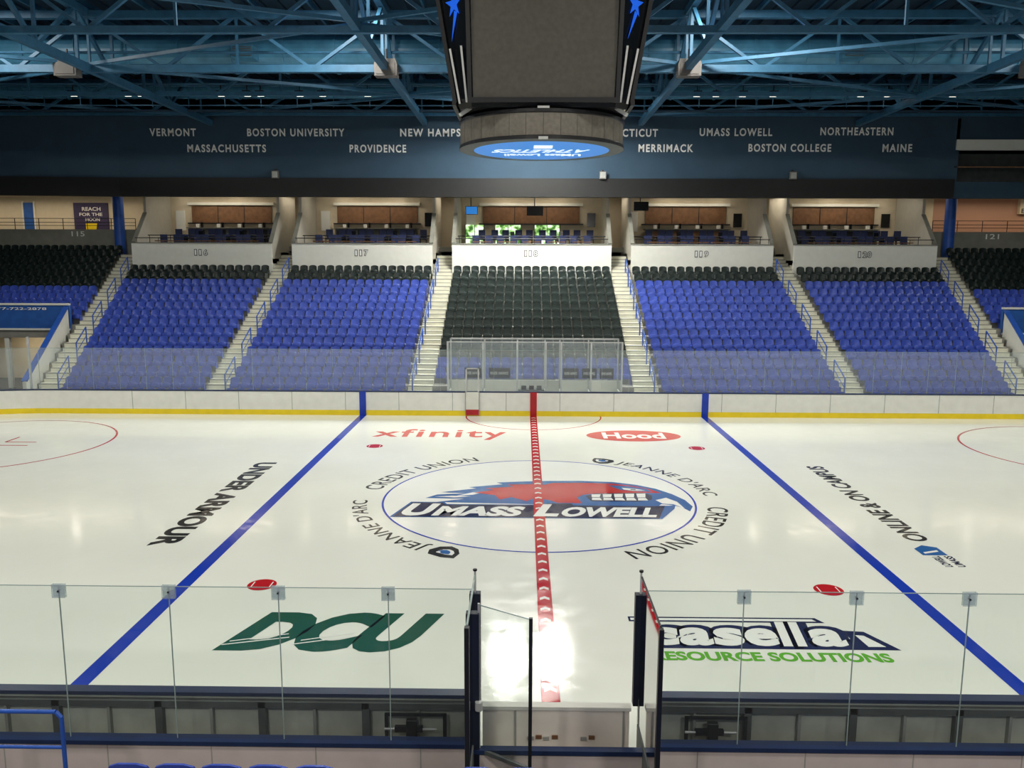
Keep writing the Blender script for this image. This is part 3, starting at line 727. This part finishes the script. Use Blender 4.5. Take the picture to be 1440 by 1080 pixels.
def ring_duct(y, zc, r, x0, x1, k):
    mb.tube((x0, y, zc), (x1, y, zc), r, k, 28)
    x = x0
    while x < x1: mb.tube((x-.05, y, zc), (x+.05, y, zc), r+.05, k, 28); x += 2.4
ring_duct(D(39.6), 16.55, .88, -38, 38, 'duct')
mb.obj('duct_run', duct)
mb = MB(); ring_duct(D(46.9), 16.3, .40, -38, 38, 'duct'); mb.obj('duct_run_small', duct)
mb = MB()
for xx in (-13.2, 14.2, -27, 28):
    mb.box(xx-.5, xx+.5, D(38.1), D(38.9), 16.0, 16.55, 'duct'); mb.box(xx-.42, xx+.42, D(38.06), D(38.1), 16.07, 16.48, 'frame')
    for q in range(4): mb.box(xx-.42, xx+.42, D(38.03), D(38.07), 16.1+q*.1, 16.13+q*.1, 'duct')
mb.obj('duct_diffusers', duct)
mb = MB()
for zz in (15.2, 15.75, 16.2): mb.tube((-38, D(45), zz), (38, D(45), zz), .035, 'steel', 6)
mb.box(-38, 38, D(46.1), D(46.4), 15.1, 15.18, 'deck')
for i in range(40): mb.tube((-38+i*1.95, D(45), 15.1), (-38+i*1.95, D(45), 16.2), .025, 'steel', 6)
for zz, yy_ in ((16.0, 37.2), (15.55, 37.6), (17.0, 33.0), (16.1, 44.0)): mb.tube((-38, D(yy_), zz), (38, D(yy_), zz), .06, 'steel', 8)
mb.obj('catwalk')
for xx in (-24.5, -21.6, -20.9, -16.6, -15.2, -14.5, -12.4, -11.2, -8.8, 8.6, 9.6, 11.0, 12.6, 17.2, 18.6, 19.6, 22.0, 26.2):
    mb = MB(); y = D(44.6)
    mb.box(xx-.22, xx+.22, y-.2, y+.15, 15.62, 15.86, 'black'); mb.box(xx-.17, xx+.17, y-.17, y+.1, 15.60, 15.63, 'lampw'); mb.beam((xx, y, 15.86), (xx, y, 16.2), .05, .05, 'black')
    mb.obj('catwalk_floodlight')
for xx in (-20.0, -6.35, 6.45, 20.9):
    mb = MB(); y = D(35.9); g = -.35
    mb.extr([(xx-.48, y-.2, 15.05+g), (xx+.48, y-.2, 15.05+g), (xx+.5, y-.2, 15.5+g), (xx+.42, y-.2, 15.75+g), (xx-.42, y-.2, 15.75+g), (xx-.5, y-.2, 15.5+g)], (0, .5, 0), 'grey')
    mb.box(xx-.4, xx+.4, y-.225, y-.2, 15.12+g, 15.6+g, 'grey'); mb.tube((xx, y+.1, 15.7+g), (xx, y+.1, 16.2+g), .04, 'black')
    mb.obj('hanging_loudspeaker', bevel=.02)
# lamp cluster behind the scoreboard (gives the bright reflection on the near ice)
e = empty('high_bay_lamp_cluster')
mb = MB()
for xx in (-1.3, 1.15):
    for zz in (42.0, 43.4, 45.0):
        y = D(zz); q = 15.2 if zz < 43 else 15.45
        mb.box(xx-.85, xx+.85, y-.5, y+.5, q, q+.35, 'black'); mb.box(xx-.76, xx+.76, y-.42, y+.42, q-.02, q+.005, 'lamp'); mb.beam((xx, y, q+.35), (xx, y, 17.4), .06, .06, 'black')
mb.obj('lamp_housings', e)

# ---------------------------------------------------------------- scoreboard
sb = empty('center_hung_scoreboard')
def octo(h, w, c):
    return [(-c,-h),(c,-h),(h,-c),(h,c),(c,h),(-c,h),(-h,c),(-h,-c)]
levels = [(10.78, 2.12, 1.80), (11.0, 2.22, 1.83), (13.6, 2.62, 1.88), (15.2, 2.80, 1.9), (15.35, 2.7, 1.85)]
mb = MB()
for (z0, h0, c0), (z1, h1, c1) in zip(levels[:-1], levels[1:]):
    A = octo(h0, h0, c0); Bq = octo(h1, h1, c1)
    for i in range(8):
        j = (i+1) % 8
        mb.poly([(A[i][0], A[i][1], z0), (A[j][0], A[j][1], z0), (Bq[j][0], Bq[j][1], z1), (Bq[i][0], Bq[i][1], z1)], 'gloss')
mb.poly([(a, b, 10.78) for a, b in octo(2.12, 0, 1.8)][::-1], 'gloss'); mb.poly([(a, b, 15.35) for a, b in octo(2.7, 0, 1.85)], 'gloss')
mb.obj('cabinet', sb)
mb = MB()
for k in range(4):
    Rm = Matrix.Rotation(k*math.pi/2, 3, 'Z')
    pts = [(-1.76,-2.27,11.0),(1.76,-2.27,11.0),(1.80,-2.66,13.6),(1.82,-2.84,15.05),(-1.82,-2.84,15.05),(-1.80,-2.66,13.6)]
    mb.extr([Rm @ Vector(p) for p in pts], Rm @ Vector((0, .06, 0)), 'led')
    for sx in (-1, 1):
        mb.beam(Rm @ Vector((sx*1.84,-2.25,10.95)), Rm @ Vector((sx*1.88,-2.70,13.6)), .10, .10, 'black')
        mb.beam(Rm @ Vector((sx*1.93,-2.12,10.9)), Rm @ Vector((sx*2.05,-2.35,12.2)), .05, .05, 'alu')
    mb.beam(Rm @ Vector((-1.9,-2.27,10.93)), Rm @ Vector((1.9,-2.27,10.93)), .10, .12, 'black')
mb.obj('screens', sb)
mb = MB()
for k in range(4):
    Rm = Matrix.Rotation(k*math.pi/2, 3, 'Z')
    f = (13.05-11.0)/2.6; h = 2.22+.40*f; c = 1.83+.05*f
    C = Vector(((c+h)/2, -(c+h)/2, 13.2)); rt = Vector((1, 1, 0)).normalized(); nrm = Vector((1, -1, 0)).normalized(); up = Vector((.07, -.07, 1)).normalized()
    C += nrm*.05
    st = []
    for i in range(10):
        r_ = .32 if i % 2 == 0 else .12; t = math.pi/2+i*math.pi/5; st.append(Rm @ (C+rt*math.cos(t)*r_+up*math.sin(t)*r_))
    cc = Rm @ C
    for i in range(10): mb.poly([cc, st[i], st[(i+1) % 10]], 'star')
    mb.poly([Rm @ (C+rt*.0-up*.15), Rm @ (C+rt*.12-up*.2), Rm @ (C-rt*.18-up*.85)], 'star')
mb.obj('corner_stars', sb)
mb = MB(); n = 64
prof = [(2.16, 10.76), (2.28, 10.74), (2.28, 10.66), (2.25, 10.64), (2.25, 10.10), (2.28, 10.08), (2.28, 10.0), (1.88, 9.99)]
for (r0, z0), (r1, z1) in zip(prof[:-1], prof[1:]):
    k = 'ledr' if (r0 == 2.25 and r1 == 2.25) else 'black'
    if (r0, r1) == (2.28, 1.88): k = 'frame'
    A = [(r0*math.cos(2*math.pi*i/n), r0*math.sin(2*math.pi*i/n), z0) for i in range(n+1)]; Bq = [(r1*math.cos(2*math.pi*i/n), r1*math.sin(2*math.pi*i/n), z1) for i in range(n+1)]
    mb.strip(A, Bq, k)
mb.disc(0, 0, 2.16, 2.16, 10.76, 'black', 64)
for i in range(n//2):
    t = 4*math.pi*i/n; mb.box(2.247*math.cos(t)-.006, 2.247*math.cos(t)+.006, 2.247*math.sin(t)-.006, 2.247*math.sin(t)+.006, 10.1, 10.64, 'led')
mb.box(-.12, .12, -2.31, -2.2, 9.99, 10.05, 'alu'); mb.box(-.15, .15, -2.25, -2.1, 10.72, 10.8, 'alu')
mb.obj('led_ring', sb)
mb = MB(); mb.disc(0, 0, 1.88, 1.88, 9.99, 'bluee', 64, True)
text(mb, "ATHLETICS", (1.35, -.35, 9.985), (-1,0,0), (0,1,0), 2.6, .62, 'whitee', .03, .3)
text(mb, "UMass Lowell", (1.15, .55, 9.985), (-1,0,0), (0,1,0), 2.2, .45, 'whitee', .03)
mb.box(-.22, .28, -1.15, -.6, 9.98, 9.985, 'whitee')
mb.obj('underside_screen', sb)
mb = MB()
for a in (-1, 1):
    for b in (-1, 1): mb.tube((a*1.6, b*1.6, 15.3), (a*1.6, b*1.6, 18.3), .03, 'black'); mb.beam((a*2.1, b*2.1, 10.6), (a*1.75, b*1.75, 10.9), .08, .08, 'alu')
mb.obj('hoist_cables', sb)

# ---------------------------------------------------------------- far penalty boxes and scorer's bench
pb = empty('penalty_box_enclosure')
mb = MB(); mf = MB(); y0, y1 = HY+.2, D(38.1)
xs = [-3.9, -2.3, -.75, .55, 1.25, 2.6, 4.0]
for x_ in xs:
    mb.poly([(x_, y0, 1.0), (x_, y1, 1.0), (x_, y1, 3.36), (x_, y0, 3.36)], 'gfar')
    for yy_ in (y0, y1): mf.box(x_-.035, x_+.035, yy_-.03, yy_+.03, 0, 3.38, 'alu')
    mf.box(x_-.02, x_+.02, y0, y1, .1, 1.0, 'white')
for a, b in zip(xs[:-1], xs[1:]):
    mb.poly([(a+.03, y1, 1.15), (b-.03, y1, 1.15), (b-.03, y1, 3.36), (a+.03, y1, 3.36)], 'gfar')
    mb.poly([(a+.03, y0, 3.0), (b-.03, y0, 3.0), (b-.03, y0, 3.36), (a+.03, y0, 3.36)], 'gfar')
mf.box(-3.9, 4.0, y1-.03, y1+.03, 3.33, 3.40, 'alu'); mf.box(-3.9, 4.0, y0-.02, y0+.02, 3.34, 3.38, 'alu')
mf.box(-3.9, 4.0, y1-.02, y1+.05, .1, 1.4, 'white')
mf.box(-3.8, -.9, y1-.55, y1-.15, .5, .56, 'white'); mf.box(1.3, 3.9, y1-.55, y1-.15, .5, .56, 'white')
mf.box(-.7, .5, y0+.1, y0+.6, 1.12, 1.17, 'frame')
for xx in (-.55, -.2, .15): mf.box(xx, xx+.22, y0+.2, y0+.3, 1.17, 1.34, 'black')
mb.obj('panes', pb); mf.obj('frames_and_benches', pb)
mb = MB()
for a, b in ((-3.25, -2.45), (-2.1, -1.1), (1.4, 2.15), (2.3, 3.0), (3.15, 3.8)):
    mb.box(a, b, y1-.06, y1-.03, 1.5, 1.98, 'black'); text(mb, "RIVER HAWKS", (a+.08, y1-.07, 1.66), (1,0,0), (0,0,1), b-a-.16, .14, 'letter')
mb.obj('hanging_signs', pb)
mb = MB(); xa = -3.1; yq = HY-.03
mb.box(xa, xa+.65, yq-.03, yq, .22, 1.10, 'white'); mb.box(xa, xa+.65, yq-.035, yq, .05, .30, 'bred')
for q in (xa, xa+.62): mb.box(q, q+.03, yq-.04, yq, .05, 1.12, 'seam')
mb.box(xa+.02, xa+.08, yq+.0, yq+.03, 1.12, 2.2, 'alu'); mb.box(xa+.57, xa+.63, yq+.0, yq+.03, 1.12, 2.2, 'alu'); mb.box(xa+.02, xa+.63, yq+.0, yq+.03, 2.15, 2.2, 'alu')
mb.obj('penalty_gate')

# ---------------------------------------------------------------- lighting: high-bay fixtures
for X in (-24, -8, 8, 24):
    for Zl, en in ((3, 820), (15, 880), (32.6, 1250)):
        mb = MB(); y = D(Zl)
        mb.box(X-1.05, X+1.05, y-1.05, y+1.05, 17.46, 17.7, 'black')
        for q in (-.9, .9): mb.beam((X+q, y, 17.7), (X+q, y, 18.3), .05, .05, 'black')
        fx = mb.obj('high_bay_light_fixture')
        area('high_bay_lamp', (X, y, 17.43), en, 2.0, 2.0, (1.0, .975, .88), fx)
# added fill lights with unseen housings behind the viewer, brighten gate and low wall
for X in (-6, 6):
    mb = MB(); y = D(-1.5)
    mb.box(X-.8, X+.8, y-.35, y+.1, 11.2, 11.5, 'black'); mb.beam((X, y, 11.5), (X, y, 15.0), .08, .08, 'black')
    fx = mb.obj('gallery_floodlight')
    area('near_fill_light', (X, y+.2, 11.15), 520, 1.5, .6, (1, .93, .84), fx, (math.radians(48), 0, 0))
w = bpy.data.worlds.new('world'); sc.world = w; w.use_nodes = True
w.node_tree.nodes['Background'].inputs[0].default_value = (.03, .05, .08, 1); w.node_tree.nodes['Background'].inputs[1].default_value = .3

# ---------------------------------------------------------------- camera
cam = bpy.data.cameras.new('camera'); co = bpy.data.objects.new('camera', cam); sc.collection.objects.link(co)
cam.sensor_width = 36; cam.lens = 28.5; cam.clip_end = 300; cam.clip_start = .05
Rm = Matrix.Rotation(math.radians(.8), 4, 'Z') @ Matrix.Rotation(math.radians(90-8.53), 4, 'X') @ Matrix.Rotation(math.radians(.2), 4, 'Z')
co.matrix_world = Matrix.Translation((-.47, -CY, 6.92)) @ Rm
sc.camera = co
